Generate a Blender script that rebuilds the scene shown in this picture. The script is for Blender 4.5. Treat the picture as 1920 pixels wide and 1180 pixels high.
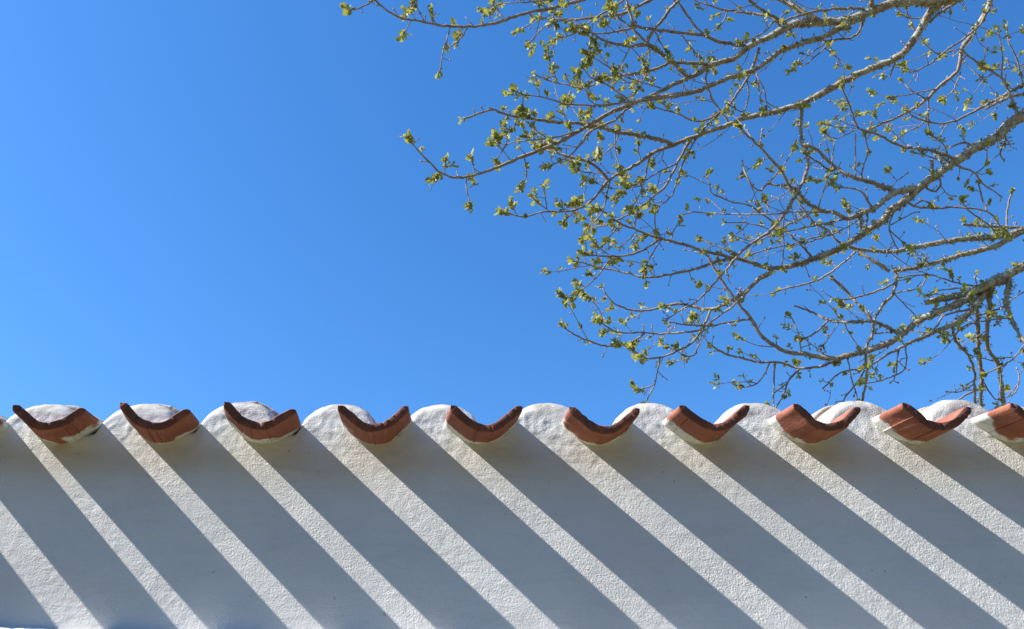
import bpy, math, random
import numpy as np
from mathutils import Vector, Matrix

random.seed(7)
rng = np.random.default_rng(11)
scene = bpy.context.scene
for o in list(bpy.data.objects):
    bpy.data.objects.remove(o, do_unlink=True)

# ------------------------------------------------------------------ camera
FPX = 1650.0                      # focal length in photograph pixels (1920 wide)
PITCH = math.radians(33.85)
CAM = Vector((0.0, 0.0, 1.6))
cam_data = bpy.data.cameras.new('camera')
cam_data.sensor_width = 36.0
cam_data.lens = FPX / 1920.0 * 36.0
cam_data.clip_start = 0.05
cam_data.clip_end = 2000.0
cam = bpy.data.objects.new('camera', cam_data)
scene.collection.objects.link(cam)
cam.location = CAM
cam.rotation_euler = (math.pi / 2 + PITCH, 0, 0)
scene.camera = cam

# ------------------------------------------------------------------ sky and sun
SUNK = 4.5
SUN = Vector((-1.10 * SUNK, -1.0, SUNK)).normalized()      # towards the sun
SUN_EL = math.asin(SUN.z)
SUN_AZ = math.atan2(SUN.x, SUN.y)                           # clockwise from +Y
world = bpy.data.worlds.new('World')
scene.world = world
world.use_nodes = True
wn = world.node_tree.nodes
wl = world.node_tree.links
wn.clear()
sky = wn.new('ShaderNodeTexSky')
sky.sky_type = 'NISHITA'
sky.sun_disc = False
sky.sun_elevation = SUN_EL
sky.sun_rotation = SUN_AZ
sky.altitude = 0
sky.air_density = 1.0
sky.dust_density = 0.2
sky.ozone_density = 3.0
bg = wn.new('ShaderNodeBackground')
bg.inputs['Strength'].default_value = 0.116
wo = wn.new('ShaderNodeOutputWorld')
hsv = wn.new('ShaderNodeHueSaturation')          # the deep, saturated blue of the whole clear sky
hsv.inputs['Saturation'].default_value = 1.29
hsv.inputs['Hue'].default_value = 0.504
hsv.inputs['Value'].default_value = 1.02
wl.new(sky.outputs[0], hsv.inputs['Color'])
wl.new(hsv.outputs[0], bg.inputs[0])
wl.new(bg.outputs[0], wo.inputs[0])

sun_data = bpy.data.lights.new('sun', 'SUN')
sun_data.energy = 5.0
sun_data.angle = math.radians(0.5)
sun_data.color = (1.0, 0.98, 0.95)
sun = bpy.data.objects.new('sun', sun_data)
scene.collection.objects.link(sun)
sun.rotation_euler = SUN.to_track_quat('Z', 'Y').to_euler()
sun.location = (-20, -5, 20)

scene.view_settings.view_transform = 'Standard'
scene.view_settings.look = 'None'
scene.view_settings.gamma = 1.0
scene.view_settings.use_curve_mapping = False
scene.view_settings.exposure = 1.17

# ------------------------------------------------------------------ helpers
def link(o, parent=None):
    scene.collection.objects.link(o)
    if parent is not None:
        o.parent = parent
    return o

def mesh_obj(name, verts, faces, mat, parent=None, smooth=True):
    me = bpy.data.meshes.new(name)
    me.from_pydata([tuple(v) for v in verts], [], faces)
    if smooth:
        me.polygons.foreach_set('use_smooth', np.ones(len(me.polygons), dtype=bool))
    me.materials.append(mat)
    me.update()
    return link(bpy.data.objects.new(name, me), parent)

def thing(name, label, cat, loc=(0, 0, 0)):
    o = bpy.data.objects.new(name, None)
    o.empty_display_size = 0.2
    scene.collection.objects.link(o)
    o.location = loc
    o['label'] = label
    o['category'] = cat
    return o

class Nodes:
    def __init__(self, name):
        self.mat = bpy.data.materials.new(name)
        self.mat.use_nodes = True
        self.t = self.mat.node_tree
        self.t.nodes.clear()
        self.out = self.t.nodes.new('ShaderNodeOutputMaterial')
    def n(self, typ, **kw):
        nd = self.t.nodes.new(typ)
        for k, v in kw.items():
            setattr(nd, k, v)
        return nd
    def l(self, a, b):
        self.t.links.new(a, b)
    def setv(self, sock, v):
        if hasattr(v, 'bl_idname') or hasattr(v, 'is_output'):
            self.l(v, sock)
        else:
            sock.default_value = v
    def noise(self, vec, scale, detail=4, rough=0.55, dist=0.0):
        nd = self.n('ShaderNodeTexNoise')
        self.l(vec, nd.inputs['Vector'])
        nd.inputs['Scale'].default_value = scale
        nd.inputs['Detail'].default_value = detail
        nd.inputs['Roughness'].default_value = rough
        nd.inputs['Distortion'].default_value = dist
        return nd.outputs['Fac']
    def math(self, op, a, b=None, c=None, clamp=False):
        nd = self.n('ShaderNodeMath', operation=op)
        nd.use_clamp = clamp
        for i, v in enumerate((a, b, c)):
            if v is not None:
                self.setv(nd.inputs[i], v)
        return nd.outputs[0]
    def ramp(self, fac, a, b, lo=0.0, hi=1.0):
        nd = self.n('ShaderNodeMapRange')
        nd.interpolation_type = 'SMOOTHSTEP'
        self.setv(nd.inputs[0], fac)
        nd.inputs[1].default_value = a
        nd.inputs[2].default_value = b
        nd.inputs[3].default_value = lo
        nd.inputs[4].default_value = hi
        return nd.outputs[0]
    def mix(self, fac, a, b):
        nd = self.n('ShaderNodeMix', data_type='RGBA')
        self.setv(nd.inputs[0], fac)
        for s, v in ((nd.inputs[6], a), (nd.inputs[7], b)):
            if isinstance(v, tuple):
                s.default_value = (*v, 1.0)
            else:
                self.l(v, s)
        return nd.outputs[2]
    def bump(self, height, dist=1.0, strength=1.0):
        nd = self.n('ShaderNodeBump')
        nd.inputs['Strength'].default_value = strength
        nd.inputs['Distance'].default_value = dist
        self.l(height, nd.inputs['Height'])
        return nd.outputs[0]
    def bsdf(self, col, rough=0.8, normal=None, spec=0.3):
        b = self.n('ShaderNodeBsdfPrincipled')
        if isinstance(col, tuple):
            b.inputs['Base Color'].default_value = (*col, 1.0)
        else:
            self.l(col, b.inputs['Base Color'])
        self.setv(b.inputs['Roughness'], rough)
        b.inputs['Specular IOR Level'].default_value = spec
        if normal is not None:
            self.l(normal, b.inputs['Normal'])
        self.l(b.outputs[0], self.out.inputs[0])
        return b

# ------------------------------------------------------------------ materials
WY = 1.518            # front face of the wall
def mat_plaster():
    m = Nodes('white_render')
    geo = m.n('ShaderNodeNewGeometry')
    p = geo.outputs['Position']
    patch = m.ramp(m.noise(p, 7.0, 3), 0.42, 0.66)
    fine = m.noise(p, 300.0, 4, 0.62, 0.15)
    coarse = m.noise(p, 85.0, 4, 0.6, 0.6)
    grit = m.noise(p, 420.0, 2, 0.5)
    amp = m.math('MULTIPLY_ADD', patch, 0.0010, 0.0011)
    h = m.math('MULTIPLY', fine, amp)
    h = m.math('MULTIPLY_ADD', coarse, 0.00035, h)
    h = m.math('MULTIPLY_ADD', grit, 0.00016, h)
    blot = m.noise(p, 5.0, 4)
    col = m.mix(m.ramp(blot, 0.3, 0.75), (0.745, 0.72, 0.665), (0.69, 0.66, 0.61))
    sweep = m.n('ShaderNodeMapping')
    sweep.inputs['Rotation'].default_value = (0, 0.5, 0)
    sweep.inputs['Scale'].default_value = (3.0, 1.0, 14.0)
    m.l(p, sweep.inputs['Vector'])
    brush = m.noise(sweep.outputs[0], 3.0, 5, 0.6, 0.8)
    col = m.mix(m.ramp(brush, 0.48, 0.72, 0, 0.35), col, (0.60, 0.58, 0.53))
    h = m.math('MULTIPLY_ADD', brush, 0.0012, h)
    # thin greenish wash, patchy and stronger towards the top, and scattered dark specks
    sep = m.n('ShaderNodeSeparateXYZ')
    m.l(p, sep.inputs[0])
    up = m.ramp(sep.outputs[2], 2.22, 2.36)
    olive_tone = m.math('MULTIPLY', up, m.ramp(m.noise(p, 14.0, 5, 0.65), 0.45, 0.8, 0, 0.32))
    col = m.mix(olive_tone, col, (0.42, 0.42, 0.33))
    speck = m.ramp(m.noise(p, 95.0, 2, 0.5), 0.735, 0.77)
    col = m.mix(m.math('MULTIPLY', speck, 0.6), col, (0.26, 0.25, 0.22))
    grime_dim = m.math('MULTIPLY', m.ramp(sep.outputs[2], 2.36, 2.425), m.ramp(m.noise(p, 30.0, 5, 0.7), 0.25, 0.6, 0.35, 0.95))  # weathered tops, colour deepened to offset the strong direct sun
    grime_dim = m.math('MAXIMUM', grime_dim, m.math('MULTIPLY', m.ramp(sep.outputs[1], WY + 0.010, WY + 0.035), m.ramp(m.noise(p, 30.0, 5, 0.7), 0.25, 0.6, 0.6, 1.0)))
    col = m.mix(grime_dim, col, (0.29, 0.255, 0.205))
    m.bsdf(col, 0.92, m.bump(h), 0.15)
    return m.mat

def mat_tile(seed_paint=True):
    """Fired clay, limewash brushed over the last centimetres by the wall (object y = distance from lip)."""
    m = Nodes('fired_clay' if seed_paint else 'limed_clay')
    tc = m.n('ShaderNodeTexCoord')
    p = tc.outputs['Object']
    info = m.n('ShaderNodeObjectInfo')
    off = m.n('ShaderNodeVectorMath', operation='MULTIPLY_ADD')
    m.l(info.outputs['Random'], off.inputs[0])
    off.inputs[1].default_value = (31.0, 17.0, 23.0)
    m.l(p, off.inputs[2])
    q = off.outputs[0]
    big = m.noise(q, 14.0, 4, 0.6)
    fine = m.noise(q, 260.0, 4, 0.6)
    stretch = m.n('ShaderNodeMapping')
    stretch.inputs['Scale'].default_value = (1, 0.12, 1)
    m.l(q, stretch.inputs['Vector'])
    streak = m.noise(stretch.outputs[0], 110.0, 4, 0.6)
    col = m.mix(m.ramp(big, 0.3, 0.7), (0.39, 0.135, 0.070), (0.25, 0.082, 0.050))
    col = m.mix(m.ramp(streak, 0.5, 0.75, 0, 0.5), col, (0.52, 0.235, 0.14))
    tone = m.math('MULTIPLY', info.outputs['Random'], 0.55)
    col = m.mix(tone, col, (0.24, 0.085, 0.058))
    dirt = m.ramp(m.noise(q, 45.0, 5, 0.7), 0.56, 0.72, 0, 0.7)
    col = m.mix(dirt, col, (0.13, 0.075, 0.055))
    sep = m.n('ShaderNodeSeparateXYZ')
    m.l(p, sep.inputs[0])
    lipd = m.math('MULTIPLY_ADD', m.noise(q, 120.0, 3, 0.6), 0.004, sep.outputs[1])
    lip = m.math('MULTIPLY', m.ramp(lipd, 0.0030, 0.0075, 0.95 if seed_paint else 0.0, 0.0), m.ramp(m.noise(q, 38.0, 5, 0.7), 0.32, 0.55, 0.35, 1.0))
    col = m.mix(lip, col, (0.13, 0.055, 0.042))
    if seed_paint:
        rag = m.noise(q, 55.0, 5, 0.65)
        bigr = m.noise(q, 17.0, 2, 0.5)
        d = m.math('MULTIPLY_ADD', rag, 0.026, sep.outputs[1])
        d = m.math('MULTIPLY_ADD', bigr, 0.11, d)
        att = m.n('ShaderNodeAttribute', attribute_name='outside')
        paint = m.math('MULTIPLY', m.ramp(m.math('MULTIPLY_ADD', m.noise(q, 190.0, 3, 0.7), 0.014, d), 0.151, 0.163), att.outputs['Fac'])
        col = m.mix(paint, col, m.mix(m.ramp(rag, 0.35, 0.6), (0.56, 0.55, 0.47), (0.68, 0.68, 0.64)))
    else:
        lime = m.ramp(m.noise(q, 26.0, 5, 0.7), 0.36, 0.56)
        col = m.mix(m.math('MULTIPLY_ADD', lime, 0.3, 0.66), col, (0.52, 0.46, 0.38))
        col = m.mix(m.ramp(m.noise(q, 130.0, 3, 0.6), 0.55, 0.7, 0, 0.5), col, (0.42, 0.33, 0.25))
    h = m.math('MULTIPLY', fine, 0.0013)
    h = m.math('MULTIPLY_ADD', streak, 0.0007, h)
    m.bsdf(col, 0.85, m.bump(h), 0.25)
    return m.mat

def mat_bark():
    m = Nodes('bark')
    geo = m.n('ShaderNodeNewGeometry')
    p = geo.outputs['Position']
    base = m.mix(m.ramp(m.noise(p, 28.0, 4, 0.6), 0.35, 0.7), (0.20, 0.142, 0.10), (0.34, 0.262, 0.19))
    att = m.n('ShaderNodeAttribute', attribute_name='thick')
    lich = m.math('MULTIPLY', m.ramp(m.noise(p, 19.0, 5, 0.65, 0.5), 0.44, 0.56), m.ramp(att.outputs['Fac'], 0.008, 0.022, 0.12, 1.0))
    col = m.mix(lich, base, m.mix(m.noise(p, 60.0, 3), (0.26, 0.265, 0.17), (0.50, 0.48, 0.385)))
    col = m.mix(m.ramp(m.noise(p, 75.0, 4, 0.6), 0.54, 0.70, 0, 0.85), col, (0.075, 0.058, 0.045))
    h = m.math('MULTIPLY', m.noise(p, 140.0, 5, 0.65), 0.006)
    m.bsdf(col, 0.85, m.bump(h), 0.25)
    return m.mat

def mat_leaf(name, c1, c2, trans):
    m = Nodes(name)
    geo = m.n('ShaderNodeNewGeometry')
    p = geo.outputs['Position']
    col = m.mix(m.ramp(m.noise(p, 22.0, 2, 0.5), 0.36, 0.64), c1, c2)
    b = m.n('ShaderNodeBsdfPrincipled')
    m.l(col, b.inputs['Base Color'])
    b.inputs['Roughness'].default_value = 0.55
    b.inputs['Specular IOR Level'].default_value = 0.35
    tr = m.n('ShaderNodeBsdfTranslucent')
    m.l(col, tr.inputs['Color'])
    mx = m.n('ShaderNodeMixShader')
    mx.inputs[0].default_value = trans
    m.l(b.outputs[0], mx.inputs[1])
    m.l(tr.outputs[0], mx.inputs[2])
    m.l(mx.outputs[0], m.out.inputs[0])
    return m.mat

def mat_ground():
    m = Nodes('dry_grass_and_earth')
    geo = m.n('ShaderNodeNewGeometry')
    p = geo.outputs['Position']
    col = m.mix(m.ramp(m.noise(p, 0.9, 6, 0.65), 0.4, 0.62), (0.13, 0.122, 0.04), (0.215, 0.175, 0.085))
    m.bsdf(col, 0.95, m.bump(m.math('MULTIPLY', m.noise(p, 9.0, 5), 0.05)), 0.1)
    return m.mat

M_PLASTER = mat_plaster()
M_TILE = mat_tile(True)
M_LIMED = mat_tile(False)
M_BARK = mat_bark()
M_LEAF = mat_leaf('young_leaf', (0.38, 0.36, 0.06), (0.21, 0.21, 0.045), 0.42)
M_BUD = mat_leaf('bud_scale', (0.30, 0.19, 0.12), (0.36, 0.27, 0.17), 0.1)
M_LICHEN = mat_leaf('lichen', (0.36, 0.37, 0.27), (0.22, 0.23, 0.15), 0.2)
M_GROUND = mat_ground()

# ------------------------------------------------------------------ ground
g = mesh_obj('ground', [(-600, -600, 0), (600, -600, 0), (600, 900, 0), (-600, 900, 0)], [(0, 1, 2, 3)], M_GROUND, smooth=False)
g['kind'] = 'structure'

# ------------------------------------------------------------------ unseen foliage added behind the camera to block low sky light
def build_sky_block_hedge():
    xs = np.arange(-16, 16.01, 0.16)
    sec = [(-3.7, 0.0), (-3.62, 0.6), (-3.55, 1.3), (-3.5, 2.0), (-3.52, 2.7), (-3.6, 3.3), (-3.75, 3.8), (-4.0, 4.15), (-4.4, 4.3), (-4.8, 4.2), (-5.1, 3.8), (-5.25, 3.0), (-5.3, 1.5), (-5.25, 0.0)]
    r = np.random.default_rng(3)
    V = []
    for (y, z) in sec:
        for x in xs:
            V.append((x, y + r.uniform(-.14, .14), max(0.0, z + (r.uniform(-.14, .14) if z > 0 else 0))))
    n = len(xs)
    F = [(i * n + j, i * n + j + 1, (i + 1) * n + j + 1, (i + 1) * n + j) for i in range(len(sec) - 1) for j in range(n - 1)]
    m = Nodes('sky_block_foliage')
    p = m.n('ShaderNodeNewGeometry').outputs['Position']
    m.bsdf(m.mix(m.ramp(m.noise(p, 6.0, 4), 0.4, 0.6), (0.05, 0.06, 0.022), (0.09, 0.085, 0.04)), 0.8)
    h = mesh_obj('sky_block_hedge', V, F, m.mat, smooth=False)
    h['label'] = 'unseen bank of dark foliage added to block sky light from the white wall'
    h['category'] = 'sky_block_hedge'
build_sky_block_hedge()

# ------------------------------------------------------------------ wall
SLOPE = 0.25          # fall of the tiles towards the front
BETA = math.atan(SLOPE)
wall = thing('garden_wall', 'white rough rendered wall topped by a row of projecting clay pan tiles', 'wall', (0, WY, 0))
wall['kind'] = 'thing'

MEAS = [-1.209, -1.006, -0.810, -0.624, -0.430, -0.241, -0.033, 0.171, 0.369, 0.578, 0.776, 0.967]
TSC = [0.88, 0.88, 0.88, 0.895, 0.92, 0.945, 0.965, 0.955, 0.945, 0.935, 0.945, 0.94]
LIPD = [-0.015, -0.012, -0.023, -0.021, -0.022, -0.009, -0.013, -0.004, -0.006, -0.009, -0.008, -0.008]
TX = list(MEAS)
while TX[0] > -2.2:
    TX.insert(0, TX[0] - random.uniform(0.190, 0.204)); LIPD.insert(0, random.uniform(-.005, .004)); TSC.insert(0, 0.9)
while TX[-1] < 2.2:
    TX.append(TX[-1] + random.uniform(0.190, 0.204)); LIPD.append(random.uniform(-.005, .004)); TSC.append(0.95)
CX = [(a + b) / 2 for a, b in zip(TX[:-1], TX[1:])]
CX = [CX[0] - 0.198] + CX + [CX[-1] + 0.198]
CAP = [2.423 + random.uniform(-0.005, 0.005) + max(0.0, min(x, 1.1) - 0.3) * 0.011 for x in CX]       # crown heights of the mortared covers
Z_TROUGH = 2.329

class Lattice:
    def __init__(self, n=256):
        self.n = n
        self.g = rng.random((n, n))
    def __call__(self, x, y):
        xi = np.floor(x).astype(int); yi = np.floor(y).astype(int)
        fx = x - xi; fy = y - yi
        fx = fx * fx * (3 - 2 * fx); fy = fy * fy * (3 - 2 * fy)
        n = self.n
        a = self.g[xi % n, yi % n]; b = self.g[(xi + 1) % n, yi % n]
        c = self.g[xi % n, (yi + 1) % n]; d = self.g[(xi + 1) % n, (yi + 1) % n]
        return (a * (1 - fx) + b * fx) * (1 - fy) + (c * (1 - fx) + d * fx) * fy - 0.5
NZ = Lattice()

def build_wall():
    xs = np.concatenate([np.arange(-2.3, -1.25, 0.012), np.arange(-1.25, 1.25, 0.0034), np.arange(1.25, 2.3001, 0.012)])
    cx = np.array(CX); cap = np.array(CAP)
    j = np.argmin(np.abs(xs[:, None] - cx[None, :]), axis=1)
    d = np.abs(xs - cx[j])
    R = 0.074
    wob = 1 + 0.10 * NZ(xs * 9.0, xs * 0 + 3.3)
    dd = np.clip(d * wob / R, 0, 1)
    arc = cap[j] - R + R * np.sqrt(np.clip(1 - dd ** 2.3, 0, 1))
    h = np.maximum(arc, Z_TROUGH)
    # soften the column-to-column steps
    k = np.array([1, 4, 6, 4, 1.0]); k /= k.sum()
    h = np.convolve(np.pad(h, 2, mode='edge'), k, mode='valid')
    r = 0.010 + 0.022 * np.clip((h - Z_TROUGH) / 0.09, 0, 1)
    cols_v = []
    zb = 1.90
    # lower wall
    for f in np.linspace(0, 1, 12)[:-1]:
        cols_v.append((np.zeros_like(xs), zb * f + 0 * xs))
    for f in np.linspace(0, 1, 140):
        cols_v.append((np.zeros_like(xs), zb + (h - r - zb) * f))
    turn = math.pi / 2 - BETA
    for a in np.linspace(0, turn, 12)[1:]:
        cols_v.append((r * (1 - np.cos(a)), h - r + r * np.sin(a)))
    y0, z0 = cols_v[-1]
    for s in list(np.linspace(0, 0.16, 34)[1:]) + list(np.linspace(0.16, 0.62, 12)[1:]):
        cols_v.append((y0 + s * math.cos(BETA), z0 + s * math.sin(BETA)))
    yb, zbk = cols_v[-1]
    for f in (0.3, 0.7, 1.0):
        cols_v.append((yb + 0 * f, zbk * (1 - f)))
    Y = np.array([c[0] for c in cols_v]); Z = np.array([c[1] for c in cols_v])
    X = np.broadcast_to(xs, Y.shape).copy()
    P = np.stack([X, Y, Z], -1)
    du = np.gradient(P, axis=1); dv = np.gradient(P, axis=0)
    N = np.cross(du, dv)
    N /= np.linalg.norm(N, axis=-1, keepdims=True) + 1e-12
    seg = np.linalg.norm(np.diff(P, axis=0), axis=-1)
    S = np.concatenate([np.zeros((1, len(xs))), np.cumsum(seg, axis=0)], 0)
    disp = 0.0045 * NZ(X * 3.1 + 5, S * 3.1) + 0.0018 * NZ(X * 8 + 9, S * 8) + 0.0006 * NZ(X * 22 + 40, S * 22 + 7)
    patch = np.clip((NZ(X * 6 + 70, S * 6 + 31) + 0.08) * 4, 0.0, 1.0)
    disp += (0.0001 + 0.0002 * patch) * NZ(X * 66, S * 66) + (0.0002 + 0.0003 * patch) * NZ(X * 141 + 13, S * 141 + 5)
    top = np.clip((S - 2.25) / 0.1, 0, 1) * np.clip((3.2 - S) * 4, 0, 1)
    disp += top * (0.0012 * NZ(X * 55 + 3, S * 55 + 8) + 0.0014 * NZ(X * 120 + 31, S * 120 + 2))
    P = P + N * disp[..., None]
    nr, nc = X.shape
    idx = np.arange(nr * nc).reshape(nr, nc)
    q = np.stack([idx[:-1, :-1], idx[:-1, 1:], idx[1:, 1:], idx[1:, :-1]], -1).reshape(-1, 4)
    me = bpy.data.meshes.new('render_coat')
    me.vertices.add(nr * nc); me.vertices.foreach_set('co', P.reshape(-1).astype(np.float32))
    me.loops.add(q.size); me.loops.foreach_set('vertex_index', q.reshape(-1).astype(np.int32))
    me.polygons.add(len(q)); me.polygons.foreach_set('loop_start', np.arange(0, q.size, 4, dtype=np.int32))
    me.polygons.foreach_set('use_smooth', np.ones(len(q), dtype=bool))
    me.update(); me.validate()
    me.materials.append(M_PLASTER)
    o = link(bpy.data.objects.new('render_coat', me), wall)
    # the two cut ends of the wall
    for col in (0, nc - 1):
        vs = [tuple(P[i, col]) for i in range(nr)]
        e = mesh_obj('end_face', vs, [tuple(range(nr))], M_PLASTER, wall, smooth=False)
    return o
build_wall()

def build_string_course():
    xs = np.concatenate([np.arange(-2.3, -1.2, 0.02), np.arange(-1.2, 0.2, 0.005), np.arange(0.2, 2.31, 0.02)])
    a = np.linspace(0, math.pi, 16)
    V = []
    for k, t in enumerate(a):
        zt = 1.955 - 0.033 * (xs + 0.87)
        yy = -0.046 * math.sin(t) ** 0.8 + 0.004
        zz = zt + 0.030 * math.cos(t)
        n1 = 0.006 * NZ(xs * 16, xs * 0 + k * .4) + 0.004 * NZ(xs * 70, xs * 0 + k * .9) + 0.002 * NZ(xs * 170, xs * 0 + k * 1.7)
        for x, z, d in zip(xs, zz, n1):
            V.append((x, yy - abs(math.sin(t)) * d, z + math.cos(t) * d))
    n = len(xs)
    F = [(i * n + j, (i + 1) * n + j, (i + 1) * n + j + 1, i * n + j + 1) for i in range(len(a) - 1) for j in range(n - 1)]
    mesh_obj('string_course', V, F, M_PLASTER, wall)
build_string_course()

def arc_tile(name, rnd, r_out, thick, half, length, mat, up, ridges, chips, taper=0.0, ns=56, nl=16):
    """Canal tile: local y runs from the lip (0) to the back; up=-1 pan (hollow up), +1 cover (hollow down)."""
    st = np.concatenate([[0, 0.0015, 0.004], np.linspace(0.012, min(0.16, length), nl - 5), [length * 0.7, length]])
    rid = [(rnd.uniform(-half * .85, half * .85), rnd.uniform(.0008, .0023), rnd.choice((-1, 1, 1))) for _ in range(ridges)]
    lin = np.linspace(-1, 1, ns)
    ang = half * (0.62 * lin + 0.38 * np.sin(lin * math.pi / 2))
    ang = sorted(list(ang) + [ra + q for ra, _, _ in rid for q in (-.017, -.006, .006, .017)])
    ns = len(ang)
    jag = [rnd.gauss(0, 1) for _ in range(ns)]
    ph = [rnd.uniform(0, 6.28) for _ in range(6)]
    chipset = [(rnd.uniform(-half, half), rnd.uniform(.025, .07), rnd.uniform(.001, .0035)) for _ in range(chips)]
    V = []; outside = []
    nst = len(st)
    def wob(a, y, k):
        return 0.0011 * math.sin(3.1 * a + ph[0] + 9 * y) + 0.0007 * math.sin(8 * a + ph[1] + 30 * y)
    for side in (0, 1):
        for yi, y in enumerate(st):
            for ai, a in enumerate(ang):
                rr = r_out * (1 - taper * (1 - min(1.0, y / 0.112))) + wob(a, y, 0)
                u_ = abs(a) / half
                nose = thick * 0.5 * (1 - math.sqrt(max(0.0, 1 - 0.95 * ((u_ - 0.88) / 0.12) ** 2))) if u_ > 0.88 else 0.0
                edge = 1.0 - 0.12 * max(0, (abs(a) / half - 0.86) / 0.14) ** 2
                t = thick * edge
                bev = 0.0018 if yi == 0 else (0.0005 if yi == 1 else 0.0)
                yy = y
                for (ca, cw, cd) in chipset:
                    w = math.exp(-((a - ca) / cw) ** 2)
                    if yi < 3:
                        yy += cd * w * (1.0 if side == 1 else 0.35) * (1 - yi * 0.25)
                        if side == 1:
                            bev += cd * w * 0.7 * (1 - yi * .3)
                if yi < 3:
                    yy += 0.0009 * math.sin(3 * a + ph[2]) + 0.0003 * math.sin(17 * a + ph[3]) + 0.0002 * jag[ai]
                    bev += 0.00022 * abs(jag[(ai * 7 + 3) % ns])
                if side == 0:
                    r = rr - bev - nose
                    for (ra, rh, sg) in rid:
                        r += sg * rh * max(0.0, min(1.0, (0.017 - abs(a - ra)) / 0.011))
                else:
                    r = rr - t + bev + nose
                if up < 0:
                    # tightly rounded bottom running out into straight flanks
                    k_ = rr / r_out
                    f0 = math.radians(41.5)
                    lf = (0.0720 - r_out * math.sin(f0)) / math.cos(f0)
                    s_ = u_ * (r_out * f0 + lf); o_ = r - rr
                    sg_ = 1 if a > 0 else -1
                    if s_ <= r_out * f0:
                        f_ = s_ / r_out; ex = 0.0
                    else:
                        f_ = f0; ex = s_ - r_out * f0
                    qx = k_ * (r_out * math.sin(f_) + ex * math.cos(f_)) + o_ * math.sin(f_)
                    qz = k_ * (r_out * math.cos(f_) - ex * math.sin(f_)) + o_ * math.cos(f_)
                    V.append((sg_ * qx, yy, up * qz))
                else:
                    V.append((r * math.sin(a), yy, up * r * math.cos(a)))
                outside.append(1.0 if side == 0 else 0.0)
    def vid(s, i, j): return s * nst * ns + i * ns + j
    F = []
    flip = (up < 0)
    def add(f): F.append(f[::-1] if flip else f)
    for i in range(nst - 1):
        for j in range(ns - 1):
            add((vid(0, i, j), vid(0, i, j + 1), vid(0, i + 1, j + 1), vid(0, i + 1, j)))
            add((vid(1, i, j), vid(1, i + 1, j), vid(1, i + 1, j + 1), vid(1, i, j + 1)))
        add((vid(0, i, 0), vid(0, i + 1, 0), vid(1, i + 1, 0), vid(1, i, 0)))
        add((vid(0, i, ns - 1), vid(1, i, ns - 1), vid(1, i + 1, ns - 1), vid(0, i + 1, ns - 1)))
    for j in range(ns - 1):
        add((vid(0, 0, j), vid(1, 0, j), vid(1, 0, j + 1), vid(0, 0, j + 1)))
        add((vid(0, nst - 1, j), vid(0, nst - 1, j + 1), vid(1, nst - 1, j + 1), vid(1, nst - 1, j)))
    o = mesh_obj(name, V, F, mat, wall)
    at = o.data.attributes.new('outside', 'FLOAT', 'POINT')
    at.data.foreach_set('value', outside)
    # sharp rims
    o.data.set_sharp_from_angle(angle=math.radians(50))
    return o

PAN_R = 0.063
OVER = 0.112
for i, x in enumerate(TX):
    rnd = random.Random(100 + i)
    L = 0.46
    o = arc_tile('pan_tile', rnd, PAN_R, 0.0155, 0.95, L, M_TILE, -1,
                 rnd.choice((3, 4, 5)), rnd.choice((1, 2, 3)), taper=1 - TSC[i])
    over = OVER + rnd.uniform(-.007, .007)
    # outer bottom of the tile sits at z = 2.322 where it meets the wall face
    axis_z = 2.3215 + max(0.0, min(x, 1.1) - 0.3) * 0.010 + PAN_R / math.cos(BETA) + rnd.uniform(-.0015, .0015)
    o.location = (x + LIPD[i], -over, axis_z - over * SLOPE)
    o.rotation_euler = (BETA, math.radians(rnd.uniform(-3, 3)), math.atan2(LIPD[i], over) * -1.0)
for j, x in enumerate(CX):
    rnd = random.Random(500 + j)
    for course in (0, 1):
        o = arc_tile('cover_tile', rnd, 0.0735 + rnd.uniform(-.002, .001), 0.0125, math.radians(76), 0.34, M_LIMED, 1, 2, 2, ns=32)
        yl = (0.078 + (0.03 if x > 0.3 else 0.0) + rnd.uniform(-.008, .014)) + course * 0.27
        o.location = (x + rnd.uniform(-.006, .006), yl, CAP[j] + SLOPE * yl - 0.0735 + (0.006 if x < -0.35 else -0.001) + course * 0.012)
        o.rotation_euler = (BETA - 0.045 * 0, math.radians(rnd.uniform(-3, 3)), math.radians(rnd.uniform(-1.5, 1.5)))

# ------------------------------------------------------------------ tree
# Limbs were surveyed from the photograph as (pixel, pixel) courses; each gets its own distance, so the crown has depth.
REG = {'A': (640, 0), 'B': (1060, 0), 'C': (1480, 0), 'D': (740, 200), 'E': (1060, 250), 'F': (1480, 250), 'G': (1020, 490), 'H': (1480, 490), 'P': None}
ZS = 440.0 / 1920.0
FWD = Vector((0, math.cos(PITCH), math.sin(PITCH)))
UPV = Vector((0, -math.sin(PITCH), math.cos(PITCH)))
RIGHT = Vector((1, 0, 0))
def ray_point(px, py, depth):
    depth = float(depth)
    return CAM + depth * (FWD + RIGHT * ((px - 960) / FPX) + UPV * ((590 - py) / FPX))

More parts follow.
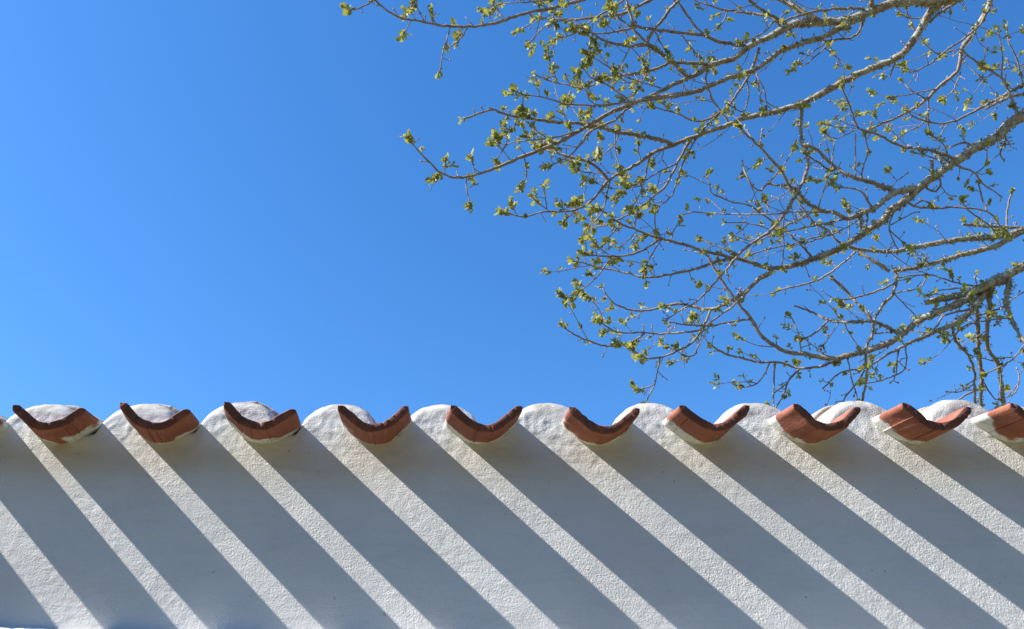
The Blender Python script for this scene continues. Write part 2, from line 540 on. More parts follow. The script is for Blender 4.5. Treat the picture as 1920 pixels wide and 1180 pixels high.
# region | radii in photo pixels | course | start depth ('' = grows from the nearest earlier limb)
DATA = """
P|20,14,10,9,8,5.5,3|2250,-90 2020,-60 1800,-8 1760,3 1710,3 1675,6 1645,17 1617,28 1590,38 1545,42 1500,44 1479,49 1450,66 1417,81 1397,92 1376,110 1346,119 1326,126 1312,137 1289,147 1266,158 1243,170 1220,179|5.5
P|9,6.5,6,4.5,3.5,2,1|1850,-30 1800,-8 1764,7 1743,23 1734,41 1723,60 1705,87 1686,105 1663,117 1640,126 1613,137 1590,149 1560,165 1526,183 1503,195 1472,204 1438,213 1404,220 1365,234 1335,245 1289,261 1266,271 1225,287 1188,312 1152,331 1138,342 1120,365 1099,385 1078,393 1060,397 1038,397 1015,398 981,406 937,397|
P|22,15,12,10,8,6.5,5,3.2,2.2,1.3|2300,60 2080,150 1960,195 1920,215 1890,235 1870,257 1847,268 1819,284 1796,300 1773,316 1743,337 1718,358 1700,374 1675,392 1656,413 1631,431 1604,449 1576,465 1544,479 1507,493 1472,501 1445,504 1417,495 1376,484 1323,472 1280,458 1239,448 1197,433 1163,419 1147,408 1135,399 1108,388|5.2
P|20,14,10,9,7.5,6.5,5.5,5,4,2.5,1.8|2300,330 2080,430 1960,478 1911,504 1870,524 1847,536 1824,548 1812,561 1778,577 1750,588 1723,602 1702,618 1686,632 1663,646 1629,657 1595,666 1572,672 1544,671 1503,663 1480,662 1455,650 1432,634 1419,618 1410,600 1391,577 1371,550 1352,524 1336,499 1326,479|4.9
P|15,11,9,7,6.5,6,5.5,5,4.5,3.5,2.5|2300,300 2080,400 1960,428 1920,433 1892,440 1870,443 1837,447 1801,449 1769,454 1732,461 1700,468 1675,472 1640,471 1613,468 1590,462|6.1
P|9,7,6,5.5,5,4.5,4,3.5,3,2.8,2.5,2,1.5|1990,-120 1890,-50 1868,-20 1858,0 1847,27 1831,50 1819,71 1805,89 1801,115 1794,135 1766,158 1741,183 1716,202 1682,220 1640,238 1627,244|5.9
P|6.5,5.5,4.5,3,2.7,2.5,2.2,1.8|1716,354 1700,355 1682,360 1663,371 1640,390 1613,401 1590,410 1565,399 1549,397 1519,384 1496,362 1480,348 1461,316 1431,282 1404,257 1385,238|
P|6,5,4.5,4.2,4,3.5,3|1920,432 1899,445 1874,458 1847,468 1801,479 1773,488 1739,497 1709,504 1675,509|
P|6,5,4.5,4.5,4,4,3.2,2,1.2|1617,34 1594,43 1572,55 1544,69 1514,78 1490,86 1472,92 1454,103 1427,124 1404,135 1365,147 1330,163 1296,174 1243,181 1211,186 1184,195 1158,204 1129,220 1094,241 1060,261 1038,271 1004,285 969,298 935,313 896,326 868,333 843,331 822,321 806,305 790,289 774,271 765,255|
P|6,5.5,5,5,5|1548,46 1520,30 1495,15 1465,0 1440,-15 1400,-40|
P|4.5,4,3.5,3,2.2,1.5|1405,-38 1300,-42 1200,-30 1140,-14 1106,-5 1083,3 1029,17 984,25 949,37 915,47 880,50 846,50 823,47 789,40 757,35 738,27 725,18 711,7 699,-3|
P|1.4,1|699,2 672,16 654,18 648,14|
P|4,3.5,3,2,1.4|1310,-42 1260,-15 1225,-2 1207,7 1170,25 1129,31 1083,37 1052,37 1007,33|
P|2,1.5,1|1200,-29 1170,0 1140,20 1106,41 1083,59 1060,69 1036,76|
P|4.5,4,4,3,2|1290,146 1280,135 1262,117 1243,103 1220,87 1209,84 1181,86 1147,80 1122,71|
P|2,1.2|1122,71 1108,60 1090,52 1070,50|
P|3.5,3,2.5,2|1399,86 1369,82 1346,78 1319,66 1289,63 1243,58 1220,55 1195,50 1186,39 1179,18 1174,0 1170,-15|
P|2,1|1195,50 1170,57 1140,62 1106,62 1083,60|
P|3,2.5|1213,82 1225,57 1243,37 1257,16 1273,0 1290,-35|
P|2,2|1319,64 1298,41 1280,16 1268,0 1255,-20|
P|2.2,1.5|1213,82 1188,57 1161,34 1150,22|
P|3.5,3,2.5,1.5,1|1330,120 1289,119 1260,117 1239,126 1202,137 1165,141 1147,147 1117,158 1088,165 1060,158 1045,156 1018,147 1004,140|
P|2.4,2,1.5,1|1296,176 1243,184 1188,191 1152,195 1106,198 1060,195 1048,192 1018,183 984,178 961,170|
P|2.3,1.8,1|1184,199 1168,211 1152,227 1126,236 1101,252 1091,269 1068,292 1038,308 1017,315|
P|4,3.5,3,2.5,1.5|1266,271 1234,261 1197,254 1156,247 1118,237 1084,232 1038,229 1003,224 958,217 935,209 921,206 882,219 868,223|
P|2,1.5|1367,232 1351,208 1335,186 1326,160 1323,147 1330,119|
P|2.6,2,1.4|1424,89 1411,126 1401,147 1374,188 1349,213 1323,238 1314,250|
P|1.6,1|1349,213 1323,226 1298,226 1275,215 1257,209 1229,202 1218,192|
P|1.3,1|1413,133 1427,156 1436,181 1436,206|
P|1|1422,147 1424,175 1428,206|
P|1.1,.9|1401,151 1404,179 1394,209 1370,199|
P|1.4,1|1229,60 1241,85 1252,98|
P|1.2,.9|1216,90 1218,115 1207,151 1188,179|
P|1.3,1|1278,66 1296,89 1314,113|
P|3,2.5,1.5,1.2|1475,47 1454,38 1445,31 1413,26 1381,22 1351,17 1328,10 1300,0 1280,-8|
P|2.5,1.5,1|1470,60 1454,40 1436,57 1417,69 1385,80|
P|3,2.5|1475,46 1427,18 1404,0 1390,-20|
P|.9|1365,21 1356,41 1344,53|
P|1.1,.8|1181,87 1170,112 1152,137 1143,147|
P|1.1,.8|1181,87 1202,110 1211,128|
P|1.3,.9|1239,165 1179,147 1159,137 1124,115 1097,99|
P|1.4,1|1181,190 1140,160 1113,149 1097,133 1092,124|
P|1.3,.9|1126,202 1106,188 1097,167 1081,135|
P|1.3,1|844,51 835,85 830,98 826,128 823,138|
P|1.1,.8|878,51 860,76 835,94|
P|.8|867,53 858,85|
P|.9|771,39 755,66|
P|1.2,.9|796,41 777,2 775,-8|
P|.9|777,4 757,32|
P|.8|812,44 807,16|
P|1.2,.9|947,37 929,14 920,2|
P|1.3,.8|1060,-2 1030,0 984,5 940,7 913,23|
P|1|1030,16 995,2 980,-5|
P|.9|1007,33 991,48 970,60|
P|.9|1060,37 1030,46 1011,60 991,82|
P|.8|981,178 979,216|
P|1,.8|1046,156 1034,124 1027,96|
P|1.7,1.2,.8|1097,240 1061,253 1015,261 969,266 951,271 939,287 930,299|
P|.8|951,271 935,269 919,266|
P|1.1,.8|958,302 946,287 935,271 928,255|
P|2.8,2.4,2|1141,340 1118,312 1095,301 1061,292 1026,282 1003,271 992,264|
P|1.3,.9|992,264 981,241 971,228|
P|1.1,.9|982,293 987,317 987,331 978,347 971,358|
P|1.2,1|875,333 875,356 880,379 882,392|
P|1,.8|891,327 882,292|
P|.9|834,326 835,296|
P|1|827,324 809,337|
P|.9|985,227 1010,248 1031,266|
P|.9|971,222 960,244 951,250|
P|.7|953,216 946,237|
P|1.1,.8|1026,398 1020,347|
P|.9|1024,392 999,372|
P|.8|1100,384 1065,386|
P|.8|1079,393 1056,418|
P|1.4,1|1143,338 1136,374 1127,402 1102,425|
P|1.3,.9|1168,324 1106,324 1083,319 1074,307|
P|.7|1107,324 1093,344|
P|1,.8|1125,239 1123,296|
P|1.1,.9|1154,245 1154,284 1159,305 1168,319|
P|1.3,.9|1162,249 1152,271 1130,292 1107,303|
P|.7|1001,264 1001,212|
P|.9|1202,304 1197,280 1195,254|
P|1.3,1|1218,293 1209,337 1197,369 1179,394|
P|2.6,2,1.5,1|1296,259 1278,291 1262,323 1248,349 1225,369 1202,387 1184,399 1156,413 1129,424 1097,426|
P|1.6,1|1307,256 1289,289 1278,314 1269,342 1259,367 1243,383 1232,387|
P|1,1.3|1232,387 1228,410 1232,445|
P|1.5,1|1271,306 1234,323 1209,339 1177,351|
P|12,8,6,5|1880,520 1824,548 1789,556 1755,563 1734,568|
P|8,6,5,4,3,2.2,1.5|1847,545 1819,586 1801,598 1782,611 1755,621 1732,632 1709,641 1686,653 1663,666 1631,687|
P|4,3.3,3,3|1835,545 1833,582 1834,627 1837,669 1841,708 1839,760 1840,840|
P|4,3.3,3|1858,536 1855,582 1851,616 1853,655 1870,680 1876,708 1881,749 1884,830|
P|4.5,3.5,2.5|1892,514 1890,550 1886,566 1899,605 1911,627 1922,645 1950,690|
P|2.8,2.2,2|1785,611 1792,639 1812,662 1826,689 1827,719 1828,747 1832,800|
P|2.4,2|1622,659 1625,687 1625,708 1617,751 1610,800|
P|1.6,1.3|1622,694 1601,726 1583,747 1565,790|
P|1.4,1.1|1588,668 1595,703 1604,733 1607,749 1610,790|
P|1.5,1.1|1624,690 1578,698 1560,712 1545,727|
P|2.4,2,1.8|1572,674 1540,686 1499,692 1480,685 1455,679 1428,680 1387,671 1364,665 1341,653 1327,643|
P|1.7,1.4,1.2|1499,692 1480,712 1469,741 1460,756 1440,790|
P|1.5,1.2|1452,680 1451,737 1449,790|
P|1.3,1|1493,698 1473,720 1452,737|
P|1.3,1|1444,680 1428,710 1409,724 1382,726|
P|1.2,.9|1698,648 1700,678 1693,696 1677,705 1663,710 1640,717 1613,719|
P|.9|1684,656 1679,705 1672,716|
P|1.4,1|1950,620 1920,648 1904,669 1881,685 1847,701|
P|1,.8|1904,669 1870,673|
P|1.4,1.1,.9|1841,712 1856,737 1865,748 1879,748 1904,735 1911,710 1908,694|
P|1.6,1.2|1839,729 1812,740 1796,751|
P|1.1,.9|1827,720 1801,735 1778,735|
P|1,.8|1814,664 1835,670 1858,676|
P|2,2.6,3.4|1805,421 1860,425 1920,427 1990,424|
P|2.8,2.5,2.2|1680,509 1682,520 1679,536 1672,554 1656,572 1645,588 1638,605 1636,627 1620,657|
P|4.5,3.5,3,3|1682,360 1670,356 1638,344 1608,335 1578,323 1556,305 1533,282 1507,271|
P|3.3,3,3|1503,197 1502,229 1501,252 1505,270 1510,278|
P|3.3,3,2.6,2.2,1.6,1|1505,268 1515,296 1512,319 1503,346 1489,371 1472,399 1447,431 1417,452 1388,474 1371,495 1348,522 1325,547 1302,568 1272,584 1249,600|
P|3.2,2.6,1.8,1.4|1668,509 1636,488 1608,470 1590,461 1569,452 1553,433 1533,422 1512,401 1494,374|
P|4.6,3.8,3,2.2,1.6,1.1|1451,503 1444,513 1423,522 1410,536 1387,554 1359,570 1334,580 1306,577 1283,572 1261,571 1235,577 1210,582 1185,582 1169,577 1148,566 1135,550 1130,540|
P|2.3,2,1.5,1|1332,582 1325,600 1316,618 1302,637 1286,650 1261,662 1238,671 1215,672 1199,666 1180,650|
P|1.9,1.6|1410,538 1373,575 1341,598 1320,614|
P|1.9,1.5,1|1316,620 1272,624 1231,626 1212,624 1180,624 1157,623 1135,611 1116,598|
P|1.9,1.6,1.2|1208,625 1190,639 1162,647 1132,648 1107,640 1082,630 1063,618 1054,605|
P|1.2,.9|1238,671 1233,696 1228,721 1217,742 1212,752|
P|.9|1228,721 1203,730 1192,731|
P|1.1,.8|1320,614 1309,646 1302,666 1283,669|
P|2,1.5,1|1405,598 1364,605 1329,611 1283,609 1258,604|
P|2.8,2.4,2,1.5,1.1|1376,484 1341,492 1306,504 1272,512 1244,517 1222,520 1199,519 1180,513 1148,506 1116,499 1098,494 1075,490|
P|2.1,1.7,1.2|1239,448 1207,468 1175,479 1149,481 1124,480 1094,476|
P|1.3,1.1|1147,481 1130,506 1109,529 1091,543 1073,559|
P|1,.8|1145,481 1120,461 1106,447|
P|.9|1163,420 1147,440 1126,463|
P|.9|1195,433 1163,465|
P|.9|1188,430 1191,415 1202,397|
P|1.1,.9|1241,449 1220,481 1207,509|
P|1.1,.9|1257,453 1264,431 1275,415|
P|1.8,1.4,1|1567,399 1526,399 1500,397 1449,401 1381,402 1335,400 1301,398 1280,403|
P|2.1,1.7,1.3,.9|1526,487 1503,461 1468,429 1438,408 1404,385 1376,380 1351,370 1335,362 1330,342 1321,332|
P|2,1.7,1.2|1488,352 1460,349 1438,346 1427,357 1413,351 1399,328 1392,303|
P|1.3,1|1438,347 1459,323 1479,296 1491,273|
P|1.2,.9|1447,431 1404,419 1358,417|
P|.9|1413,454 1372,442|
P|1.1,.9|1385,476 1346,463 1314,449|
P|1.3,1|1545,445 1500,458 1449,465 1404,479|
P|1.5,1.2|1590,410 1526,424 1480,433 1447,441|
P|1.1,.9|1525,390 1512,406 1480,421 1462,430|
P|1.4,1.1|1606,415 1595,422 1560,440 1519,447 1480,461|
P|1|1472,400 1468,430 1470,456 1466,500|
P|1.4,1.1|1512,401 1500,410 1472,424 1447,440 1422,454|
P|2,1.5,1|1856,14 1837,46 1812,69 1778,92 1762,105 1741,121 1714,135 1698,133|
P|1.1,.9|1800,92 1762,101 1739,87 1725,69 1709,46 1698,14|
P|1.4,1.2|1737,32 1709,35 1688,27|
P|2.6,2.4|1743,43 1755,30 1778,14 1805,-2|
P|3.2,2.6,1.8,1.2|1990,150 1920,160 1899,170 1870,186 1840,202 1810,218 1785,229 1755,231 1721,223 1698,206|5.6
P|2.6,2.2|1940,165 1920,176 1899,179 1879,188 1847,204|
P|2.8,2.4,2,1.6|1910,225 1905,205 1890,170 1879,147 1865,137 1842,126 1824,112 1806,95|
P|1.4,1.1|1879,147 1879,99 1870,53|
P|1.4,1|1919,160 1906,110 1892,80 1886,46|
P|1.3,1|1741,183 1739,213 1727,234 1705,245 1684,259|
P|1.2,.9|1741,211 1743,252 1755,263 1776,234|
P|1.1,.9|1801,135 1787,170 1766,188|
P|3,2.4,1.8,1.1|1792,300 1755,285 1686,273 1650,254 1620,245 1608,238 1592,195 1578,163|
P|.9|1608,240 1572,239 1539,231|
P|.9|1610,242 1565,260 1546,245|
P|.8|1592,195 1558,190|
P|.8|1599,220 1578,201|
P|.8|1650,234 1638,213|
P|1.1,.9|1737,186 1709,170 1691,151|
P|1.1,.9|1755,168 1739,170 1698,179 1666,182|
P|2.4,2.2,1.8|1622,29 1613,57 1595,71 1560,76 1544,76|
P|1.3,1|1560,77 1533,103 1510,121 1494,119|
P|1.1,.9|1553,78 1520,100 1500,118 1480,135|
P|.9|1546,90 1572,110 1588,124|
P|2.6,2.2,1.8|1621,22 1615,16 1560,18 1521,23 1491,32 1470,40|
P|1.4,1.1|1682,110 1670,140|
P|4,3.8|1633,18 1636,-10 1640,-40|
P|1|1604,332 1604,255|
P|1.6,1.2,.9|1613,336 1620,307 1627,284 1622,250|
P|3.2,2.6|1746,334 1748,300|
P|2.3,2,1.6|1737,345 1739,355 1755,358 1764,346 1763,337|
P|1.1,.9|1764,348 1776,364 1789,368|
P|1.9,1.6,1.4|1700,376 1714,387 1755,391 1792,389 1851,397 1874,422 1890,441|
P|1.3|1714,385 1732,376 1750,388|
P|1.6,1.2|1851,397 1840,367 1835,342|
P|1.2,1.6|1801,377 1819,397 1851,420 1870,440|
P|2.2,1.7,1|1789,308 1805,315 1826,323 1842,344 1858,355 1876,368|
P|1.1,.9|1826,326 1844,314 1851,296 1851,271|
P|1.8,1.4|1888,426 1890,392 1897,360|
P|1.8,1.2|1883,245 1886,259 1875,289 1883,300|
P|1.1,.9|1670,422 1709,401 1722,398|
P|1.4,1.1|1675,396 1668,422 1670,440 1684,468|
P|1.3,1|1669,433 1700,461|
P|2.5,2.2|1613,404 1615,436|
P|2.1,1.7|1627,398 1624,431|
P|1.3,1|1592,457 1592,397|
P|1,.8|1672,356 1677,344 1700,326|
P|1.2,1|1535,388 1551,337 1556,326|
P|2,1.6,1|1562,312 1560,321 1521,296 1505,285|
P|1|1558,318 1564,273|
P|2,1.6,1|1633,390 1613,358 1572,351|
P|1.4,1|1779,312 1755,298 1718,287|
P|1.3,1|1779,309 1773,277 1755,261 1743,250|
P|2.2,1.6|1826,281 1812,268 1785,275|
P|2,1.6,1.2|1604,472 1585,490 1544,520 1510,533 1480,540 1461,543|
P|2,2.2|1636,603 1622,582 1604,566 1581,540 1556,520|
P|1.7,1.3|1677,530 1660,540 1631,551 1590,561 1560,562|
P|3.6,3,2.6,2.2,1.6|1690,628 1682,625 1650,607 1627,602 1590,604 1553,600 1519,584 1494,575|
P|1.9,1.4|1553,600 1533,621 1503,637|
P|1.6,1.2|1503,663 1498,632 1489,605 1480,591|
P|.9|1574,604 1549,641 1542,650|
P|1.1,.9|1583,604 1592,625 1611,653|
P|1.3,1|1674,550 1723,540 1737,520|
P|1.1,.9|1677,552 1707,582 1721,598|
P|1.5,1.2|1847,536 1801,533 1743,516 1686,520|
P|1.6,1.3|1787,529 1782,510|
P|1.5,1.2|1892,596 1819,607 1789,627 1766,627|
P|1.6,1.3|1837,591 1883,576|
P|2,1.6,1.2|1819,580 1789,586 1766,595 1755,614 1732,627|
P|1.4,1|1636,627 1650,625 1690,622|
P|1.2,.9|1920,120 1895,128 1870,131 1842,126|5.75
P|1.1,.9|1883,575 1900,560 1925,545|
P|1.2,1|1810,540 1760,545 1735,555|
"""
def catmull(pts, rad, step):
    """Smooth 3D course with radii, sampled about every `step` metres."""
    out_p = []; out_r = []
    n = len(pts)
    for i in range(n - 1):
        p0 = pts[max(i - 1, 0)]; p1 = pts[i]; p2 = pts[i + 1]; p3 = pts[min(i + 2, n - 1)]
        k = max(1, int(round((p2 - p1).length / step)))
        for s in range(k):
            t = s / k
            a = 0.5 * ((2 * p1) + (p2 - p0) * t + (2 * p0 - 5 * p1 + 4 * p2 - p3) * t * t + (-p0 + 3 * p1 - 3 * p2 + p3) * t ** 3)
            out_p.append(a); out_r.append(rad[i] * (1 - t) + rad[i + 1] * t)
    out_p.append(pts[-1]); out_r.append(rad[-1])
    return out_p, out_r

def tube(P, R, sides, rnd, knob=0.1, cap=True):
    V = []; F = []; A = []
    n = len(P)
    ref = Vector((0.3, 0.2, 0.93)).normalized()
    for i in range(n):
        t = (P[min(i + 1, n - 1)] - P[max(i - 1, 0)]).normalized()
        u = t.cross(ref)
        if u.length < 1e-3: u = t.cross(Vector((1, 0, 0)))
        u.normalize(); v = t.cross(u).normalized()
        rr = R[i] * (1 + rnd.uniform(-knob, knob * 1.3))
        for k in range(sides):
            a = 2 * math.pi * k / sides
            q = rr * (1 + rnd.uniform(-knob, knob) * 0.6)
            V.append(P[i] + (u * math.cos(a) + v * math.sin(a)) * q); A.append(R[i])
    for i in range(n - 1):
        for k in range(sides):
            k2 = (k + 1) % sides
            F.append((i * sides + k, i * sides + k2, (i + 1) * sides + k2, (i + 1) * sides + k))
    if cap:
        F.append(tuple((n - 1) * sides + k for k in range(sides)))
        F.append(tuple(reversed(range(sides))))
    return V, F, A

tree = thing('tree', 'bare-limbed tree with young spring leaves and grey lichen, reaching over the wall from the right', 'tree', (5.4, 4.6, 0))
TREE0 = Vector((5.4, 4.6, 0))
def tree_part(name, V, F, mat, A=None, smooth=True):
    o = mesh_obj(name, [v - TREE0 for v in V], F, mat, tree, smooth)
    if A is not None:
        at = o.data.attributes.new('thick', 'FLOAT', 'POINT')
        at.data.foreach_set('value', A)
    return o

rt = random.Random(21)
# trunk, standing to the right of the view
TP = [Vector(p) for p in ((5.4, 4.6, -0.1), (5.42, 4.6, 0.4), (5.38, 4.62, 1.6), (5.3, 4.58, 3.0), (5.22, 4.55, 4.6), (5.1, 4.5, 6.0), (4.9, 4.4, 7.4), (4.6, 4.3, 8.6))]
TR = [0.36, 0.25, 0.215, 0.20, 0.18, 0.14, 0.10, 0.05]
p_, r_ = catmull(TP, TR, 0.12)
tree_part('trunk', *[tube(p_, r_, 18, rt, 0.05)[i] for i in (0, 1)], M_BARK, tube(p_, r_, 18, rt, 0.05)[2])

allpts = []        # (px, py, depth, radius m) of everything grown so far
BR = []            # finished courses
def px_of(p):
    d = p - CAM
    z = d.dot(FWD)
    return 960 + FPX * d.dot(RIGHT) / z, 590 - FPX * d.dot(UPV) / z, z

def nearest(px, py, lim):
    if not allpts: return None
    a = np.array(allpts)
    d = np.hypot(a[:, 0] - px, a[:, 1] - py)
    i = int(np.argmin(d))
    return (a[i], d[i]) if d[i] < lim else None

for line in DATA.strip().splitlines():
    reg, rads, course, dep = line.split('|')
    pts = [tuple(float(c) for c in q.split(',')) for q in course.split()]
    rads = [float(r) for r in rads.split(',')]
    # a limb grows from whichever end lies on an earlier limb and is not the declared root
    base_d = None
    if dep:
        base_d = float(dep)
    else:
        hit = nearest(*pts[0], 30)
        if hit is not None:
            base_d = float(hit[0][2])
        else:
            hit2 = nearest(*pts[-1], 40)
            base_d = float(hit2[0][2]) if hit2 else 5.4
    n = len(pts)
    cum = [0.0]
    for a, b in zip(pts[:-1], pts[1:]):
        cum.append(cum[-1] + math.hypot(b[0] - a[0], b[1] - a[1]))
    tot = cum[-1]
    drift = rt.uniform(-0.55, 0.55) * tot / 330.0
    if tot > 600: drift = rt.uniform(-0.3, 0.5)
    wav = rt.uniform(0.02, 0.06) * min(1, tot / 200); ph = rt.uniform(0, 6.28)
    P = []; R = []
    for i, (x, y) in enumerate(pts):
        f = cum[i] / max(tot, 1e-6)
        dd = base_d + drift * f + wav * (math.sin(ph + f * 7) - math.sin(ph))
        P.append(ray_point(x, y, dd))
        k = f * (len(rads) - 1); j = min(int(k), len(rads) - 2) if len(rads) > 1 else 0
        rp = rads[0] if len(rads) == 1 else rads[j] * (1 - (k - j)) + rads[j + 1] * (k - j)
        R.append((rp * 0.93 + 0.22) * dd / FPX)
    if dep and pts[0][0] > 1985:      # carry the limb on to the trunk
        zt = P[0].z - 0.25
        tp = min(p_, key=lambda q: abs(q.z - max(2.5, min(zt, 8.0))))
        mid = (P[0] + tp) / 2 + Vector((0, 0, 0.12))
        P = [tp, mid] + P; R = [R[0] * 1.45, R[0] * 1.2] + R
    step = 0.03 if max(R) > 0.012 else 0.022
    cp, cr = catmull(P, R, step)
    # slight natural kinks in the thinner wood
    for i in range(1, len(cp) - 1):
        j = min(0.0035, cr[i] * 0.55)
        cp[i] = cp[i] + Vector((rt.uniform(-j, j), rt.uniform(-j, j), rt.uniform(-j, j)))
    mx = max(cr)
    name = 'limb' if mx > 0.026 else ('branch' if mx > 0.0062 else 'twig')
    V, F, A = tube(cp, cr, 12 if mx > 0.02 else (8 if mx > 0.006 else 6), rt, 0.10 if mx > 0.02 else 0.13)
    tree_part(name, V, F, M_BARK, A)
    BR.append((cp, cr, tot))
    for p, r in zip(cp, cr):
        x, y, z = px_of(p)
        allpts.append((x, y, z, r))

# ------------------------------------------------------------------ spurs, leaves and buds
def leaf_mesh(rnd, size):
    """One small lobed, folded, half-open leaf along +z; returns verts, faces."""
    L = size * rnd.uniform(0.75, 1.2); W = L * rnd.uniform(0.34, 0.48)
    prof = [(0.0, 0.06), (0.18, 0.5), (0.30, 0.42), (0.46, 1.0), (0.58, 0.78), (0.74, 0.95), (0.86, 0.55), (1.0, 0.05)]
    fold = rnd.uniform(0.15, 0.75); curl = rnd.uniform(-0.2, 0.65)
    V = []; F = []
    for t, w in prof:
        z = L * t * math.cos(curl * t); yb = L * t * math.sin(curl * t) * 0.8
        ww = W * w * rnd.uniform(0.85, 1.1)
        V += [Vector((-ww * math.cos(fold), yb + ww * math.sin(fold), z)), Vector((0, yb, z)), Vector((ww * math.cos(fold), yb + ww * math.sin(fold), z))]
    for i in range(len(prof) - 1):
        a = i * 3; b = a + 3
        F += [(a, a + 1, b + 1, b), (a + 1, a + 2, b + 2, b + 1)]
    return V, F

def cluster_mesh(k):
    rnd = random.Random(900 + k)
    V = []; F = []; MI = []
    n = rnd.choice((4, 5, 6, 7))
    open_ = rnd.uniform(0.35, 1.05)
    for i in range(n):
        lv, lf = leaf_mesh(rnd, rnd.uniform(0.025, 0.042))
        az = 2 * math.pi * i / n + rnd.uniform(-.5, .5)
        tilt = open_ * rnd.uniform(0.45, 1.25)
        M = Matrix.Rotation(az, 3, 'Z') @ Matrix.Rotation(-tilt, 3, 'X') @ Matrix.Rotation(rnd.uniform(-.8, .8), 3, 'Z')
        b = len(V)
        off = Vector((0, 0, rnd.uniform(-0.018, 0.010)))
        V += [M @ v + off for v in lv]
        F += [tuple(x + b for x in f) for f in lf]; MI += [0] * len(lf)
    bv, bf = bud_geo(rnd, 0.0034, 0.011)
    b = len(V)
    V += [v + Vector((0, 0, -0.006)) for v in bv]; F += [tuple(x + b for x in f) for f in bf]; MI += [1] * len(bf)
    return V, F, MI

def bud_geo(rnd, r, l):
    V = [Vector((0, 0, 0))]; F = []
    rings = ((0.15, 0.7), (0.45, 1.0), (0.75, 0.62))
    m = 6
    for t, w in rings:
        for k in range(m):
            a = 2 * math.pi * k / m
            q = r * w * rnd.uniform(.85, 1.15)
            V.append(Vector((q * math.cos(a), q * math.sin(a), l * t)))
    V.append(Vector((0, 0, l)))
    for k in range(m):
        k2 = (k + 1) % m
        F.append((0, 1 + k2, 1 + k))
        for s in range(2):
            F.append((1 + s * m + k, 1 + s * m + k2, 1 + (s + 1) * m + k2, 1 + (s + 1) * m + k))
        F.append((1 + 2 * m + k, 1 + 2 * m + k2, len(V) - 1))
    return V, F

CL = []
for k in range(14):
    V, F, MI = cluster_mesh(k)
    me = bpy.data.meshes.new('leaf_cluster')
    me.from_pydata([tuple(v) for v in V], [], F)
    me.materials.append(M_LEAF); me.materials.append(M_BUD)
    me.polygons.foreach_set('material_index', MI)
    me.polygons.foreach_set('use_smooth', np.ones(len(F), dtype=bool))
    me.update()
    CL.append((me, V, F, MI))

rs = random.Random(77)
spots = []          # (pos, direction, scale, size on screen)
SPV = []; SPF = []; SPA = []
BUV = []; BUF = []
def add_bud(p, d, s):
    q = d.to_track_quat('Z', 'Y').to_matrix()
    bv, bf = bud_geo(rs, 0.0055 * s, 0.016 * s)
    b = len(BUV)
    BUV.extend(p + q @ v for v in bv); BUF.extend(tuple(x + b for x in f) for f in bf)
def add_spur(p0, d, length, r):
    a = p0
    k = 3
    P = [a]; R = [r]
    dd = d.copy()
    for i in range(k):
        dd = (dd + Vector((rs.uniform(-.3, .3), rs.uniform(-.3, .3), rs.uniform(-.2, .35)))).normalized()
        P.append(P[-1] + dd * length / k); R.append(r * (1 - 0.25 * (i + 1) / k))
    V, F, A = tube(P, R, 5, rs, 0.18)
    b = len(SPV)
    SPV.extend(V); SPA.extend(A); SPF.extend(tuple(x + b for x in f) for f in F)
    return P, dd

def dens(px, py):
    d = 1.0
    if px < 1160: d *= 1.25
    if px > 1600: d *= 0.85
    if px > 1560 and 300 < py < 720: d *= 0.7
    return d

# finer shoots that fork off the surveyed wood, curving up or hanging
EXTRA = []
for cp, cr, tot in BR:
    acc = 0.0; nxt = rs.uniform(0.1, 0.5)
    for i in range(2, len(cp) - 1):
        acc += (cp[i] - cp[i - 1]).length
        x, y, z = px_of(cp[i])
        if acc < nxt or not (960 < x < 1960 and -40 < y < 720) or cr[i] > 0.02: continue
        acc = 0.0; nxt = rs.uniform(0.15, 0.48)
        t = (cp[i] - cp[i - 1]).normalized()
        side = Vector((rs.uniform(-1, 1), rs.uniform(-.8, .8), rs.uniform(-0.9, 1)))
        side = (side - t * side.dot(t)).normalized()
        d = (side + t * rs.uniform(0.3, 1.3)).normalized()
        P = [cp[i]]; ln = rs.uniform(0.10, 0.38); k = 7
        turn = Vector((rs.uniform(-.18, .06), rs.uniform(-.1, .1), rs.uniform(-.08, .2)))
        for q in range(k):
            d = (d + turn + Vector((rs.uniform(-.15, .15), rs.uniform(-.15, .15), rs.uniform(-.15, .15)))).normalized()
            P.append(P[-1] + d * ln / k)
        r0 = min(cr[i] * 0.7, 0.0029)
        R = [r0 * (1 - 0.45 * q / k) for q in range(k + 1)]
        V, F, A = tube(P, R, 5, rs, 0.16)
        b = len(SPV)
        SPV.extend(V); SPA.extend(A); SPF.extend(tuple(v + b for v in f) for f in F)
        EXTRA.append((P, R, ln))
